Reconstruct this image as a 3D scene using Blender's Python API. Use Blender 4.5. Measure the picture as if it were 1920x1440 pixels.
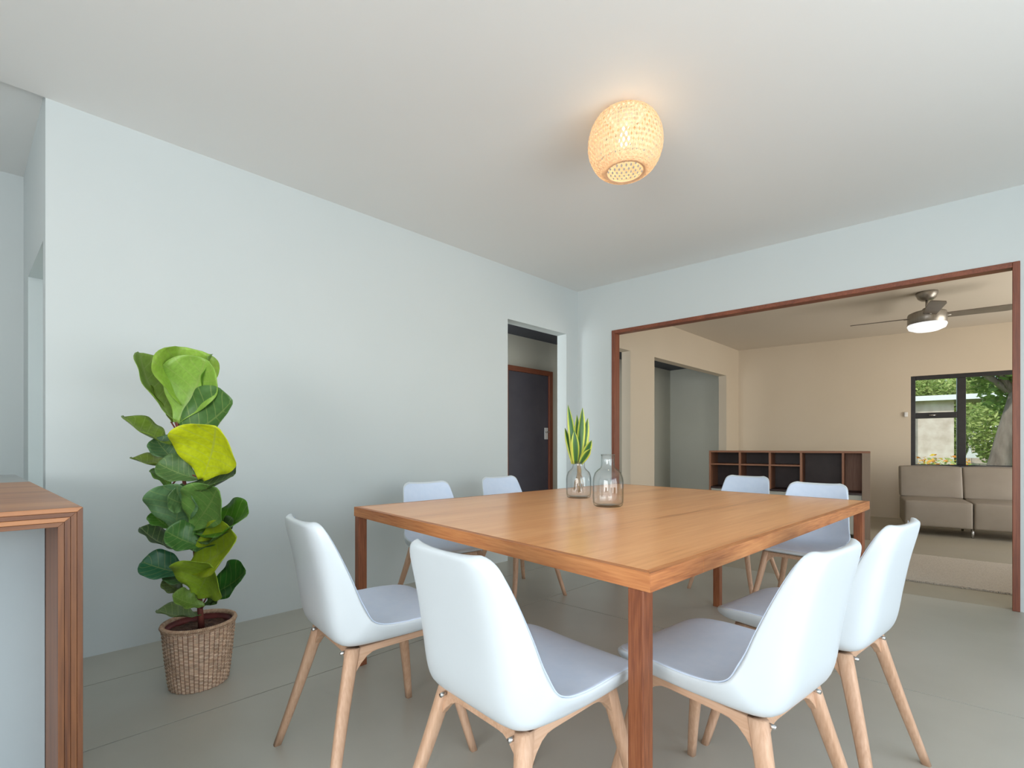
import bpy, math, random
from mathutils import Vector, Matrix

random.seed(7)
S = bpy.context.scene
for o in list(bpy.data.objects):
    bpy.data.objects.remove(o)
C = S.collection
R = math.radians

# ---------------------------------------------------------------- camera
F, HZ, H = 880.0, 838.0, 1.034          # focal length in px, horizon row, eye height (1920x1440 frame)
cam_d = bpy.data.cameras.new('camera'); cam = bpy.data.objects.new('camera', cam_d); C.objects.link(cam)
cam_d.sensor_width = 36.0; cam_d.lens = 36.0 * F / 1920.0; cam_d.shift_y = (HZ - 720) / 1920.0
cam_d.clip_start = 0.02; cam_d.clip_end = 400
cam.location = (0, 0, H); cam.rotation_euler = (R(90), 0, 0)
S.camera = cam

# ---------------------------------------------------------------- room axes (plan)
D1 = Vector((.7227, .6912)); D2 = Vector((.7767, -.6299))     # along the left wall / along the back wall
NL = Vector((-.6912, .7227)); NB = Vector((.6299, .7767))     # away from the dining room
Q = Vector((.694, 4.965))                                     # corner left wall / back wall
CEIL = 2.675
def P(a, b):
    return Q + D1 * a + D2 * b
def L(a, o):                                                  # a along left wall, o offset behind it
    return Q + D1 * a + NL * o

# ---------------------------------------------------------------- world, sun, window and fill light, exposure
W = bpy.data.worlds.new('world'); S.world = W; W.use_nodes = True
nt = W.node_tree; bg = nt.nodes['Background']
sky = nt.nodes.new('ShaderNodeTexSky'); sky.sky_type = 'NISHITA'; sky.sun_disc = False
sky.sun_elevation = R(52); sky.sun_rotation = R(200); sky.air_density = 1.0; sky.dust_density = 1.5
nt.links.new(sky.outputs[0], bg.inputs[0]); bg.inputs[1].default_value = 0.26

def sun_lamp():
    d = bpy.data.lights.new('sun', 'SUN'); d.energy = 3.4; d.angle = R(1.0); d.color = (1, .95, .86)
    o = bpy.data.objects.new('sun', d); C.objects.link(o)
    o.rotation_euler = Vector((.9, .35, -1.15)).to_track_quat('-Z', 'Y').to_euler()
sun_lamp()
def window_or_fill_light(name, p, facing, w, h, z, power, col, up=0.0):
    d = bpy.data.lights.new(name, 'AREA'); d.shape = 'RECTANGLE'; d.size = w; d.size_y = h
    d.energy = power; d.color = col
    o = bpy.data.objects.new(name, d); C.objects.link(o); o.location = (p.x, p.y, z)
    o.rotation_euler = Vector((facing.x, facing.y, up)).to_track_quat('-Z', 'Y').to_euler()
    return o
RB, FA = 5.2, -7.2                                            # right wall (b), front wall (a)
window_or_fill_light('daylight_front_window', P(FA - .02, 3.5), D1, 2.8, 2.1, 1.35, 130, (.98, .99, 1), .8)
window_or_fill_light('daylight_terrace_door', P(-3.6, RB + .02), -D2, 3.4, 2.2, 1.25, 105, (.9, .965, 1), .85)
window_or_fill_light('daylight_living_door', P(2.3, RB + .02), -D2, 2.4, 2.1, 1.2, 88, (1, .94, .84), .65)
window_or_fill_light('corridor_fill_light', L(-3.4, .7), D1, .9, 1.6, 1.4, 50, (.93, .98, 1), .0)  # added fill to brighten the corridor; no window at this spot
S.view_settings.view_transform = 'Standard'; S.view_settings.look = 'None'
S.view_settings.exposure = 0.08; S.view_settings.gamma = 1.0; S.view_settings.use_curve_mapping = False

# ---------------------------------------------------------------- materials
MATS = {}
def new_mat(name):
    m = bpy.data.materials.new(name); m.use_nodes = True
    n = m.node_tree.nodes; l = m.node_tree.links
    MATS[name] = m
    return m, n, l, n['Principled BSDF']
def ramp(n, cols):
    r = n.new('ShaderNodeValToRGB'); e = r.color_ramp.elements
    while len(e) < len(cols): e.new(.5)
    for i, (p, c) in enumerate(cols):
        e[i].position = p; e[i].color = (*c, 1)
    return r
def noise_mat(name, cols, scale, rough=.6, bump=0.0, bscale=None, detail=4, stretch=(1, 1, 1), spec=.5, metal=0, coat=0, dist=.001):
    m, n, l, b = new_mat(name)
    tc = n.new('ShaderNodeTexCoord'); mp = n.new('ShaderNodeMapping'); mp.inputs['Scale'].default_value = stretch
    l.new(tc.outputs['Object'], mp.inputs[0])
    t = n.new('ShaderNodeTexNoise'); t.inputs['Scale'].default_value = scale; t.inputs['Detail'].default_value = detail
    l.new(mp.outputs[0], t.inputs['Vector'])
    k = len(cols)
    r = ramp(n, [(.3 + .4 * i / max(1, k - 1), c) for i, c in enumerate(cols)])
    l.new(t.outputs['Fac'], r.inputs[0]); l.new(r.outputs[0], b.inputs['Base Color'])
    b.inputs['Roughness'].default_value = rough; b.inputs['Metallic'].default_value = metal
    b.inputs['Specular IOR Level'].default_value = spec; b.inputs['Coat Weight'].default_value = coat
    if bump:
        t2 = n.new('ShaderNodeTexNoise'); t2.inputs['Scale'].default_value = bscale or scale * 4
        t2.inputs['Detail'].default_value = 3
        l.new(mp.outputs[0], t2.inputs['Vector'])
        bp = n.new('ShaderNodeBump'); bp.inputs['Strength'].default_value = bump; bp.inputs['Distance'].default_value = dist
        l.new(t2.outputs['Fac'], bp.inputs['Height']); l.new(bp.outputs[0], b.inputs['Normal'])
    return m
def wood_mat(name, cols, axis, grain=26, rough=.42, coat=0.0, long=.06, streak=.5):
    m, n, l, b = new_mat(name)
    tc = n.new('ShaderNodeTexCoord'); mp = n.new('ShaderNodeMapping')
    sc = [1, 1, 1]; sc[axis] = long; mp.inputs['Scale'].default_value = sc
    l.new(tc.outputs['Object'], mp.inputs[0])
    t = n.new('ShaderNodeTexNoise'); t.inputs['Scale'].default_value = grain * .28; t.inputs['Detail'].default_value = 3
    t.inputs['Distortion'].default_value = .6
    f = n.new('ShaderNodeTexNoise'); f.inputs['Scale'].default_value = grain * 3; f.inputs['Detail'].default_value = 5
    for q in (t, f): l.new(mp.outputs[0], q.inputs['Vector'])
    mx = n.new('ShaderNodeMix'); mx.data_type = 'FLOAT'; mx.inputs[0].default_value = streak
    l.new(t.outputs['Fac'], mx.inputs[2]); l.new(f.outputs['Fac'], mx.inputs[3])
    k = len(cols)
    r = ramp(n, [(.32 + .36 * i / max(1, k - 1), c) for i, c in enumerate(cols)])
    l.new(mx.outputs[0], r.inputs[0]); l.new(r.outputs[0], b.inputs['Base Color'])
    b.inputs['Roughness'].default_value = rough; b.inputs['Coat Weight'].default_value = coat; b.inputs['Coat Roughness'].default_value = .25
    bp = n.new('ShaderNodeBump'); bp.inputs['Strength'].default_value = .25; bp.inputs['Distance'].default_value = .0005
    l.new(f.outputs['Fac'], bp.inputs['Height']); l.new(bp.outputs[0], b.inputs['Normal'])
    return m
paint = noise_mat('paint_cool_white', [(.575, .63, .635), (.595, .645, .65)], 1.2, .7, .12, 60)
ceil_m = noise_mat('ceiling_paint', [(.79, .80, .785), (.81, .82, .805)], .8, .75, .1, 30)
beige = noise_mat('paint_beige', [(.64, .56, .45), (.66, .58, .47)], 1.2, .7, .12, 60)
beige_ceil = noise_mat('ceiling_paint_beige', [(.66, .60, .52), (.68, .62, .54)], .8, .75)
corr_m = noise_mat('paint_corridor_grey', [(.55, .56, .50), (.58, .59, .53)], 1.5, .7)
slate = noise_mat('corridor_ceiling_dark', [(.055, .062, .085), (.065, .072, .095)], 2, .6)  # corridor ceiling, darker and bluer than the other ceilings
concrete = noise_mat('polished_concrete', [(.42, .41, .355), (.46, .45, .395), (.49, .48, .425)], 1.7, .34, .03, 25, detail=6)
concrete_l = noise_mat('living_concrete', [(.36, .335, .265), (.40, .37, .30)], 1.7, .36, .03, 25, detail=6)
joint_m = noise_mat('joint_dark', [(.09, .085, .075), (.11, .10, .09)], 20, .8)
tt_cols = [(.62, .245, .085), (.84, .38, .145), (.92, .455, .19), (.96, .53, .25)]
table_wood = wood_mat('table_wood', tt_cols, 0, 26, .28, .2, .05, .4)
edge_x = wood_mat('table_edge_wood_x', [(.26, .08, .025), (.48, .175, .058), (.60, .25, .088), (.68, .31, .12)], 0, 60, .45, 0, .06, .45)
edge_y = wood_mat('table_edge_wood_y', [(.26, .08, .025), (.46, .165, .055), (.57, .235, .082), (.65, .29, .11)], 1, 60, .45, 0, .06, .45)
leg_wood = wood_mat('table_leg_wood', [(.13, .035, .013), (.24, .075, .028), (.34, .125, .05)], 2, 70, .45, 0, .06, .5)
bar_top = wood_mat('bar_top_wood', [(.20, .07, .022), (.36, .145, .048), (.47, .21, .075)], 0, 30, .4, .1, .06, .45)
bar_leg = wood_mat('bar_leg_wood', [(.045, .013, .005), (.12, .04, .012), (.18, .07, .022)], 2, 60, .45, 0, .04, .5)
bar_edge = wood_mat('bar_edge_wood', [(.06, .02, .008), (.13, .045, .016), (.19, .074, .026)], 0, 60, .45, 0, .04, .5)
bar_edge_v = wood_mat('bar_edge_wood_v', [(.075, .025, .008), (.16, .058, .018), (.235, .092, .03)], 2, 60, .45, 0, .04, .5)
frame_wood = wood_mat('frame_wood', [(.13, .034, .016), (.21, .06, .028), (.28, .085, .038)], 2, 50, .45, 0, .05, .5)
frame_wood_h = wood_mat('frame_wood_h', [(.13, .034, .016), (.21, .06, .028), (.28, .085, .038)], 0, 50, .45, 0, .05, .5)
ash = wood_mat('ash_wood', [(.48, .28, .17), (.58, .36, .235), (.66, .44, .305)], 2, 60, .5, 0, .05, .5)
ash_h = wood_mat('ash_wood_h', [(.48, .28, .17), (.58, .36, .235), (.66, .44, .305)], 1, 60, .5, 0, .05, .5)
cab_wood = wood_mat('cabinet_wood', [(.22, .09, .05), (.30, .135, .075), (.36, .17, .10)], 0, 40, .5, 0, .06, .5)
cab_wood_v = wood_mat('cabinet_wood_v', [(.22, .09, .05), (.30, .135, .075), (.36, .17, .10)], 2, 40, .5, 0, .06, .5)
cab_grey = wood_mat('cabinet_taupe', [(.24, .18, .14), (.28, .215, .165), (.31, .24, .19)], 2, 40, .55, 0, .06, .5)
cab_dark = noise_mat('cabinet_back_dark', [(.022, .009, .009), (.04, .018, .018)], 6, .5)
cab_pale = noise_mat('cabinet_pale', [(.46, .47, .43), (.50, .51, .47)], 4, .5)
shell_m = noise_mat('chair_shell_white', [(.595, .65, .69), (.625, .68, .72)], 3, .3)
pad_m = noise_mat('chair_pad', [(.60, .70, .86), (.64, .73, .88)], 30, .42, .1, 300)  # blue of the reflected sky put into the white pad's base colour
screw_m = noise_mat('steel', [(.55, .55, .55), (.65, .65, .65)], 30, .25, metal=1)
nickel = noise_mat('brushed_nickel', [(.33, .31, .28), (.42, .40, .37)], 40, .35, metal=.8, stretch=(1, 1, .05))
blade_m = noise_mat('fan_blade', [(.17, .145, .12), (.21, .18, .15)], 8, .45)
sofa_m = noise_mat('sofa_leather', [(.27, .235, .195), (.30, .265, .22)], 5, .5, .2, 180)
black_al = noise_mat('black_aluminium', [(.010, .011, .015), (.016, .017, .022)], 20, .4)
rug_m = noise_mat('rug_wool', [(.38, .34, .29), (.46, .42, .36), (.52, .48, .42)], 130, .95, .8, 220, dist=.004)
white_plastic = noise_mat('white_plastic', [(.74, .75, .76), (.78, .79, .80)], 8, .4)
door_m = noise_mat('door_charcoal', [(.065, .066, .095), (.085, .084, .115)], 4, .5, .1, 60)
grey_stone = noise_mat('grey_worktop', [(.26, .28, .28), (.34, .36, .36)], 30, .35)
panel_m = noise_mat('bar_panel_paint', [(.31, .36, .385), (.33, .38, .405)], 2, .6)
stem_m = noise_mat('fig_stem', [(.14, .03, .025), (.22, .06, .04)], 30, .7, .4, 90)
soil_m = noise_mat('soil', [(.035, .018, .012), (.09, .045, .03), (.14, .07, .045)], 45, .95, 1, 60, dist=.01)
liner_m = noise_mat('liner_red', [(.16, .03, .03), (.22, .05, .045)], 12, .5)
grass_m = noise_mat('grass', [(.10, .20, .03), (.17, .30, .05), (.28, .42, .08)], 6, .9, 1, 60, dist=.02)
bark_m = noise_mat('bark', [(.10, .075, .06), (.17, .135, .11), (.22, .18, .15)], 5, .9, .8, 14, stretch=(1, 1, .3), dist=.03)
render_m = noise_mat('outbuilding_render', [(.50, .40, .34), (.60, .50, .44), (.68, .60, .54)], 3, .9)
fascia_m = noise_mat('white_fascia', [(.75, .77, .78), (.8, .82, .83)], 3, .6)
roof_m = noise_mat('roof_tin', [(.20, .17, .14), (.26, .22, .18)], 4, .6)

def leaf_mat(name, veins):
    m, n, l, b = new_mat(name)
    oi = n.new('ShaderNodeObjectInfo')
    uv = n.new('ShaderNodeUVMap'); uv.uv_map = 'UVMap'
    sp = n.new('ShaderNodeSeparateXYZ'); l.new(uv.outputs[0], sp.inputs[0])
    def mth(op, a, bb=None, c=None):
        q = n.new('ShaderNodeMath'); q.operation = op
        for i, x in enumerate((a, bb, c)):
            if x is None: continue
            if isinstance(x, (int, float)): q.inputs[i].default_value = x
            else: l.new(x, q.inputs[i])
        return q.outputs[0]
    au = mth('ABSOLUTE', sp.outputs[0])
    mid = mth('LESS_THAN', au, .035)
    w = mth('FRACT', mth('MULTIPLY', mth('SUBTRACT', sp.outputs[1], mth('MULTIPLY', au, .22)), 7.0))
    lat = mth('LESS_THAN', mth('ABSOLUTE', mth('SUBTRACT', w, .5)), .05)
    v = mth('MULTIPLY', mth('MAXIMUM', mid, lat), veins)
    t = n.new('ShaderNodeTexNoise'); t.inputs['Scale'].default_value = 14
    hv = n.new('ShaderNodeHueSaturation'); l.new(oi.outputs['Color'], hv.inputs['Color'])
    l.new(mth('ADD', mth('MULTIPLY', t.outputs['Fac'], .5), .75), hv.inputs['Value'])
    mx = n.new('ShaderNodeMix'); mx.data_type = 'RGBA'
    l.new(v, mx.inputs[0]); l.new(hv.outputs[0], mx.inputs[6]); mx.inputs[7].default_value = (.42, .52, .16, 1)
    l.new(mx.outputs[2], b.inputs['Base Color']); b.inputs['Roughness'].default_value = .38
    tr = n.new('ShaderNodeBsdfTranslucent'); l.new(mx.outputs[2], tr.inputs[0])
    ms = n.new('ShaderNodeMixShader'); ms.inputs[0].default_value = .22
    l.new(b.outputs[0], ms.inputs[1]); l.new(tr.outputs[0], ms.inputs[2])
    l.new(ms.outputs[0], n['Material Output'].inputs[0])
    bp = n.new('ShaderNodeBump'); bp.inputs['Strength'].default_value = .5; bp.inputs['Distance'].default_value = .002; bp.invert = True
    l.new(v, bp.inputs['Height']); l.new(bp.outputs[0], b.inputs['Normal'])
    return m
fig_leaf_m = leaf_mat('fig_leaf', .32)

def snake_mat():
    m, n, l, b = new_mat('snake_leaf')
    uv = n.new('ShaderNodeUVMap'); uv.uv_map = 'UVMap'
    sp = n.new('ShaderNodeSeparateXYZ'); l.new(uv.outputs[0], sp.inputs[0])
    ab = n.new('ShaderNodeMath'); ab.operation = 'ABSOLUTE'; l.new(sp.outputs[0], ab.inputs[0])
    r = ramp(n, [(.0, (.03, .10, .03)), (.40, (.05, .15, .03)), (.55, (.09, .24, .035)), (.64, (.50, .58, .07)), (1, (.66, .70, .14))])
    l.new(ab.outputs[0], r.inputs[0]); l.new(r.outputs[0], b.inputs['Base Color']); b.inputs['Roughness'].default_value = .4
    return m
snake_m = snake_mat()

def foliage_mat(name, c1, c2):
    m, n, l, b = new_mat(name)
    g = n.new('ShaderNodeNewGeometry'); r = ramp(n, [(0, c1), (1, c2)])
    l.new(g.outputs['Random Per Island'], r.inputs[0]); l.new(r.outputs[0], b.inputs['Base Color']); b.inputs['Roughness'].default_value = .6
    tr = n.new('ShaderNodeBsdfTranslucent'); l.new(r.outputs[0], tr.inputs[0])
    ms = n.new('ShaderNodeMixShader'); ms.inputs[0].default_value = .4
    l.new(b.outputs[0], ms.inputs[1]); l.new(tr.outputs[0], ms.inputs[2]); l.new(ms.outputs[0], n['Material Output'].inputs[0])
    return m
fol_a = foliage_mat('foliage_green', (.08, .20, .03), (.32, .50, .10))
fol_b = foliage_mat('foliage_light', (.20, .34, .06), (.55, .62, .22))
flower_m = foliage_mat('flower_petals', (.75, .22, .03), (.85, .62, .05))

def glass_mat(name, tint, ior=1.45):
    m, n, l, b = new_mat(name)
    b.inputs['Base Color'].default_value = (*tint, 1); b.inputs['Roughness'].default_value = 0.0
    b.inputs['Transmission Weight'].default_value = 1; b.inputs['IOR'].default_value = ior
    return m
def pane_mat(name='window_glass', ior=1.45, tint=(.93, .96, .95)):
    m, n, l, b = new_mat(name)
    fr = n.new('ShaderNodeFresnel'); fr.inputs[0].default_value = ior
    t = n.new('ShaderNodeBsdfTransparent'); t.inputs[0].default_value = (*tint, 1)
    g = n.new('ShaderNodeBsdfGlossy'); g.inputs['Roughness'].default_value = .01
    ms = n.new('ShaderNodeMixShader'); l.new(fr.outputs[0], ms.inputs[0]); l.new(t.outputs[0], ms.inputs[1]); l.new(g.outputs[0], ms.inputs[2])
    l.new(ms.outputs[0], n['Material Output'].inputs[0])
    return m
pane_m = pane_mat()
def vase_mat():
    m, n, l, b = new_mat('vase_glass')
    lw_ = n.new('ShaderNodeLayerWeight'); lw_.inputs[0].default_value = .5
    pw = n.new('ShaderNodeMath'); pw.operation = 'POWER'; l.new(lw_.outputs['Facing'], pw.inputs[0]); pw.inputs[1].default_value = 3
    ma = n.new('ShaderNodeMath'); ma.operation = 'MULTIPLY_ADD'; l.new(pw.outputs[0], ma.inputs[0]); ma.inputs[1].default_value = .36; ma.inputs[2].default_value = .045
    t = n.new('ShaderNodeBsdfTransparent'); cr = ramp(n, [(0, (.985, .99, .99)), (.6, (.96, .97, .97)), (.9, (.62, .68, .68)), (1, (.45, .5, .5))])
    l.new(lw_.outputs['Facing'], cr.inputs[0]); l.new(cr.outputs[0], t.inputs[0])
    g = n.new('ShaderNodeBsdfGlossy'); g.inputs['Roughness'].default_value = .02
    ms = n.new('ShaderNodeMixShader'); l.new(ma.outputs[0], ms.inputs[0]); l.new(t.outputs[0], ms.inputs[1]); l.new(g.outputs[0], ms.inputs[2])
    l.new(ms.outputs[0], n['Material Output'].inputs[0])
    return m
vase_glass = vase_mat()
def bamboo_mat():
    m, n, l, b = new_mat('bamboo')
    t = n.new('ShaderNodeTexNoise'); t.inputs['Scale'].default_value = 30
    r = ramp(n, [(.3, (.80, .60, .40)), (.7, (.90, .74, .54))]); l.new(t.outputs['Fac'], r.inputs[0])
    l.new(r.outputs[0], b.inputs['Base Color']); b.inputs['Roughness'].default_value = .55
    tr = n.new('ShaderNodeBsdfTranslucent'); l.new(r.outputs[0], tr.inputs[0])
    ms = n.new('ShaderNodeMixShader'); ms.inputs[0].default_value = .45
    l.new(b.outputs[0], ms.inputs[1]); l.new(tr.outputs[0], ms.inputs[2]); l.new(ms.outputs[0], n['Material Output'].inputs[0])
    return m
bamboo = bamboo_mat()
def emit_mat(name, col, st, base=(.8, .8, .8)):
    m, n, l, b = new_mat(name)
    b.inputs['Base Color'].default_value = (*base, 1); b.inputs['Emission Color'].default_value = (*col, 1); b.inputs['Emission Strength'].default_value = st
    return m
bulb_m = emit_mat('lamp_bulb', (1, .86, .62), 12)
diffuser_m = emit_mat('fan_diffuser', (.93, .97, 1), .75)
def wicker_mat():
    m, n, l, b = new_mat('wicker')
    uv = n.new('ShaderNodeUVMap'); uv.uv_map = 'UVMap'
    mp = n.new('ShaderNodeMapping'); mp.inputs['Rotation'].default_value = (0, 0, R(90)); mp.inputs['Scale'].default_value = (44, 50, 1)
    l.new(uv.outputs[0], mp.inputs[0])
    br = n.new('ShaderNodeTexBrick'); br.offset = .5; br.inputs['Scale'].default_value = 1; br.inputs['Mortar Size'].default_value = .10
    br.inputs['Brick Width'].default_value = 1.0; br.inputs['Row Height'].default_value = 1.0; br.inputs['Mortar Smooth'].default_value = .4
    br.inputs['Color1'].default_value = (.62, .42, .28, 1); br.inputs['Color2'].default_value = (.76, .58, .43, 1); br.inputs['Mortar'].default_value = (.22, .10, .06, 1)
    l.new(mp.outputs[0], br.inputs['Vector'])
    tc = n.new('ShaderNodeTexCoord'); t = n.new('ShaderNodeTexNoise'); t.inputs['Scale'].default_value = 40; l.new(tc.outputs['Object'], t.inputs['Vector'])
    hv = n.new('ShaderNodeHueSaturation'); l.new(br.outputs[0], hv.inputs['Color'])
    ma = n.new('ShaderNodeMath'); ma.operation = 'MULTIPLY_ADD'; l.new(t.outputs['Fac'], ma.inputs[0]); ma.inputs[1].default_value = 1.1; ma.inputs[2].default_value = .42
    l.new(ma.outputs[0], hv.inputs['Value']); l.new(hv.outputs[0], b.inputs['Base Color']); b.inputs['Roughness'].default_value = .75
    return m
wicker = wicker_mat()

# ---------------------------------------------------------------- mesh helpers
class MB:
    def __init__(s): s.v = []; s.f = []; s.mi = []; s.uv = None
    def add(s, vs, fs, mi=0):
        k = len(s.v); s.v += [tuple(x) for x in vs]; s.f += [tuple(i + k for i in f) for f in fs]; s.mi += [mi] * len(fs); return s
    def prism(s, poly, z0, z1, mi=0):
        n = len(poly)
        a = sum(poly[i][0] * poly[(i + 1) % n][1] - poly[(i + 1) % n][0] * poly[i][1] for i in range(n))
        if a < 0: poly = list(reversed(poly))
        vs = [(p[0], p[1], z0) for p in poly] + [(p[0], p[1], z1) for p in poly]
        fs = [tuple(reversed(range(n))), tuple(range(n, 2 * n))] + [(i, (i + 1) % n, n + (i + 1) % n, n + i) for i in range(n)]
        return s.add(vs, fs, mi)
    def box(s, x0, x1, y0, y1, z0, z1, mi=0):
        return s.prism([(x0, y0), (x1, y0), (x1, y1), (x0, y1)], z0, z1, mi)
    def tube(s, pts, rad, seg=12, caps=True, flat=1.0):
        pts = [Vector(p) for p in pts]; n = len(pts)
        if not hasattr(rad, '__len__'): rad = [rad] * n
        vs = []; up = Vector((0, 0, 1))
        for i, p in enumerate(pts):
            t = (pts[min(i + 1, n - 1)] - pts[max(i - 1, 0)]).normalized()
            ref = up if abs(t.z) < .9 else Vector((0, 1, 0))
            x = t.cross(ref).normalized(); y = x.cross(t)
            for j in range(seg):
                a = 2 * math.pi * j / seg
                vs.append(p + x * math.cos(a) * rad[i] + y * math.sin(a) * rad[i] * flat)
        fs = [(i * seg + j, i * seg + (j + 1) % seg, (i + 1) * seg + (j + 1) % seg, (i + 1) * seg + j) for i in range(n - 1) for j in range(seg)]
        if caps: fs += [tuple(reversed(range(seg))), tuple((n - 1) * seg + j for j in range(seg))]
        return s.add(vs, fs)
    def lathe(s, prof, seg=32, c=(0, 0, 0), closed=False):
        vs = []; n = len(prof)
        for r, z in prof:
            for j in range(seg):
                a = 2 * math.pi * j / seg; vs.append((c[0] + r * math.cos(a), c[1] + r * math.sin(a), c[2] + z))
        rng = range(n if closed else n - 1)
        fs = [(i * seg + j, i * seg + (j + 1) % seg, ((i + 1) % n) * seg + (j + 1) % seg, ((i + 1) % n) * seg + j) for i in rng for j in range(seg)]
        if not closed:
            if prof[0][0] > 1e-6: fs.append(tuple(reversed(range(seg))))
            if prof[-1][0] > 1e-6: fs.append(tuple((n - 1) * seg + j for j in range(seg)))
        return s.add(vs, fs)
    def build(s, name, mat, parent=None, smooth=False, bevel=0, subsurf=0, seg=2):
        me = bpy.data.meshes.new(name); me.from_pydata(s.v, [], s.f); me.update()
        for m in (mat if isinstance(mat, (list, tuple)) else [mat]): me.materials.append(m)
        if isinstance(mat, (list, tuple)): me.polygons.foreach_set('material_index', s.mi)
        if s.uv:
            ul = me.uv_layers.new(name='UVMap')
            for lp in me.loops: ul.data[lp.index].uv = s.uv[lp.vertex_index]
        if smooth: me.polygons.foreach_set('use_smooth', [True] * len(me.polygons))
        o = bpy.data.objects.new(name, me); C.objects.link(o)
        if parent: o.parent = parent
        if bevel:
            b = o.modifiers.new('bevel', 'BEVEL'); b.width = bevel; b.segments = seg; b.limit_method = 'ANGLE'; b.angle_limit = R(40)
        if subsurf:
            b = o.modifiers.new('subsurf', 'SUBSURF'); b.levels = subsurf; b.render_levels = subsurf
        return o
def tag(o, label=None, cat=None, group=None, kind=None):
    if label: o['label'] = label
    if cat: o['category'] = cat
    if group: o['group'] = group
    if kind: o['kind'] = kind
    return o
def empty(name, loc, rz=0):
    o = bpy.data.objects.new(name, None); C.objects.link(o); o.empty_display_size = .1
    o.location = loc; o.rotation_euler = (0, 0, rz); return o
def copy_tree(o, parent=None):
    c = o.copy(); C.objects.link(c); c.parent = parent
    for ch in list(o.children): copy_tree(ch, c)
    return c
def struct(o, label, cat=None):
    o['kind'] = 'structure'; o['label'] = label; return o
def at(px, py, Y):
    return Vector(((px - 960) / F * Y, Y, H + (HZ - py) / F * Y))
def floor_at(px, py):
    return at(px, py, H * F / (py - HZ))
def catmull(pts, n):
    out = []; k = len(pts)
    for i in range(n):
        t = i / (n - 1) * (k - 1); j = min(int(t), k - 2); u = t - j
        p = [Vector(pts[max(0, min(k - 1, j + q))]) for q in (-1, 0, 1, 2)]
        out.append(.5 * (2 * p[1] + (p[2] - p[0]) * u + (2 * p[0] - 5 * p[1] + 4 * p[2] - p[3]) * u * u + (3 * p[1] - p[0] - 3 * p[2] + p[3]) * u ** 3))
    return out

# ---------------------------------------------------------------- shell of the house
def wall_mesh(o, d, nrm, length, thick, z1, openings, z0=0.0, two_sided=False):
    """o = plan point, d = direction, nrm = thickness direction; openings (s0, s1, z0, z1)"""
    m = MB()
    def blk(s0, s1, za, zb):
        if s1 - s0 < 1e-4 or zb - za < 1e-4: return
        a = o + d * s0; b = o + d * s1
        if two_sided:
            m.prism([a, b, b + nrm * thick * .5, a + nrm * thick * .5], za, zb, 0)
            m.prism([a + nrm * thick * .5, b + nrm * thick * .5, b + nrm * thick, a + nrm * thick], za, zb, 1)
        else: m.prism([a, b, b + nrm * thick, a + nrm * thick], za, zb)
    s = 0
    for (a, b, za, zb) in sorted(openings):
        blk(s, a, z0, z1); blk(a, b, z0, za); blk(a, b, zb, z1); s = b
    blk(s, length, z0, z1)
    return m
AE = -3.993                                     # dining left wall: free end at a = AE
E0 = L(AE, 0)
EX = Vector((-.839, .71)).normalized()          # return wall direction
EXN = Vector((.71, .839)).normalized()

# floor: base (joints) and slabs
fl = struct(MB().prism([P(FA - .3, -2.2), P(FA - .3, RB + .3), P(0.04, RB + .3), L(0.04, 2.0), L(-8, 2.0)], -.05, -.004).build('floor', joint_m), 'polished grey concrete floor of the dining room with thin joints')
def slab(poly):
    MB().prism(poly, -.004, 0).build('floor_slab', concrete, fl)
g = .0032
d2n = -NL                                        # towards the room, perpendicular to the left wall
def row(a0, a1, o0, o1):
    slab([L(a0, -o0 - g), L(a1, -o0 - g), L(a1, -o1 + g), L(a0, -o1 + g)])
row(FA - .25, .03, -1.9, .37); row(FA - .25, .03, .37, .955)
def cell(a0, a1, b0):
    # parallelogram cells from the second joint to the right wall, cut along the back wall direction
    def pt(a, off):
        # point at oblique a (along D1 from back wall) and perpendicular distance off from left wall
        b = off / (-(D2.dot(NL))); return P(a, b)
    o1 = 5.6
    slab([pt(a0 + g, b0 + g), pt(a1 - g, b0 + g), pt(a1 - g, o1), pt(a0 + g, o1)])
jA = -1.676 / D1.dot(NB)
cell(jA, .03, .955); cell(FA, jA, .955)
lv = struct(MB().prism([P(.03, RB + .2), P(.03, .0), L(.03, 0), L(.03, 2.2), L(6, 2.2), P(6, RB + .2)], -.05, .0).build('floor_living', concrete_l), 'olive grey concrete floor of the living room')

# dining left wall with the corridor doorway
struct(wall_mesh(L(AE, 0), D1, NL, -AE, .123, CEIL + .06, [(AE * -1 - 1.014, AE * -1 - .184, 0, 2.198)]).build('wall_left', paint), 'pale cool white dining room wall with a doorway')
# living room left wall (continuation)
struct(wall_mesh(L(0, 0), D1, NL, 4.5, .123, CEIL + .02, [(.16, 1.02, 0, 2.195), (1.584, 3.867, 0, 2.195)]).build('wall_living_left', beige), 'beige living room wall with two openings')
# back wall with the wide opening
OB0, OB1, OH = .402, 3.21, 2.2
struct(wall_mesh(P(0, 0), D2, D1, RB, .09, CEIL + .02, [(OB0, OB1, 0, OH)], two_sided=True).build('wall_back', [paint, beige]), 'white wall with a wide timber lined opening to the living room')
# timber lining of the opening
def lining(name, s0, s1, z0, z1, mat):
    a = P(-.012, s0); b = P(-.012, s1); c = P(.075, s1); d = P(.075, s0)
    return MB().prism([a, b, c, d], z0, z1).build(name, mat, None, bevel=.003)
FT = .034
t1 = empty('trim_1', (*P(0, 1.8), 0)); struct(t1, 'reddish brown timber lining around the wide living room opening')
for nm, a, b, z0, z1, mt in (('jamb', OB0, OB0 + FT, 0, OH, frame_wood), ('jamb', OB1 - FT, OB1, 0, OH, frame_wood), ('header', OB0 + FT, OB1 - FT, OH - FT, OH, frame_wood_h)):
    o = lining(nm, a, b, z0, z1, mt); o.parent = t1; o.matrix_parent_inverse = Matrix.Translation(-Vector(t1.location))
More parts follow.
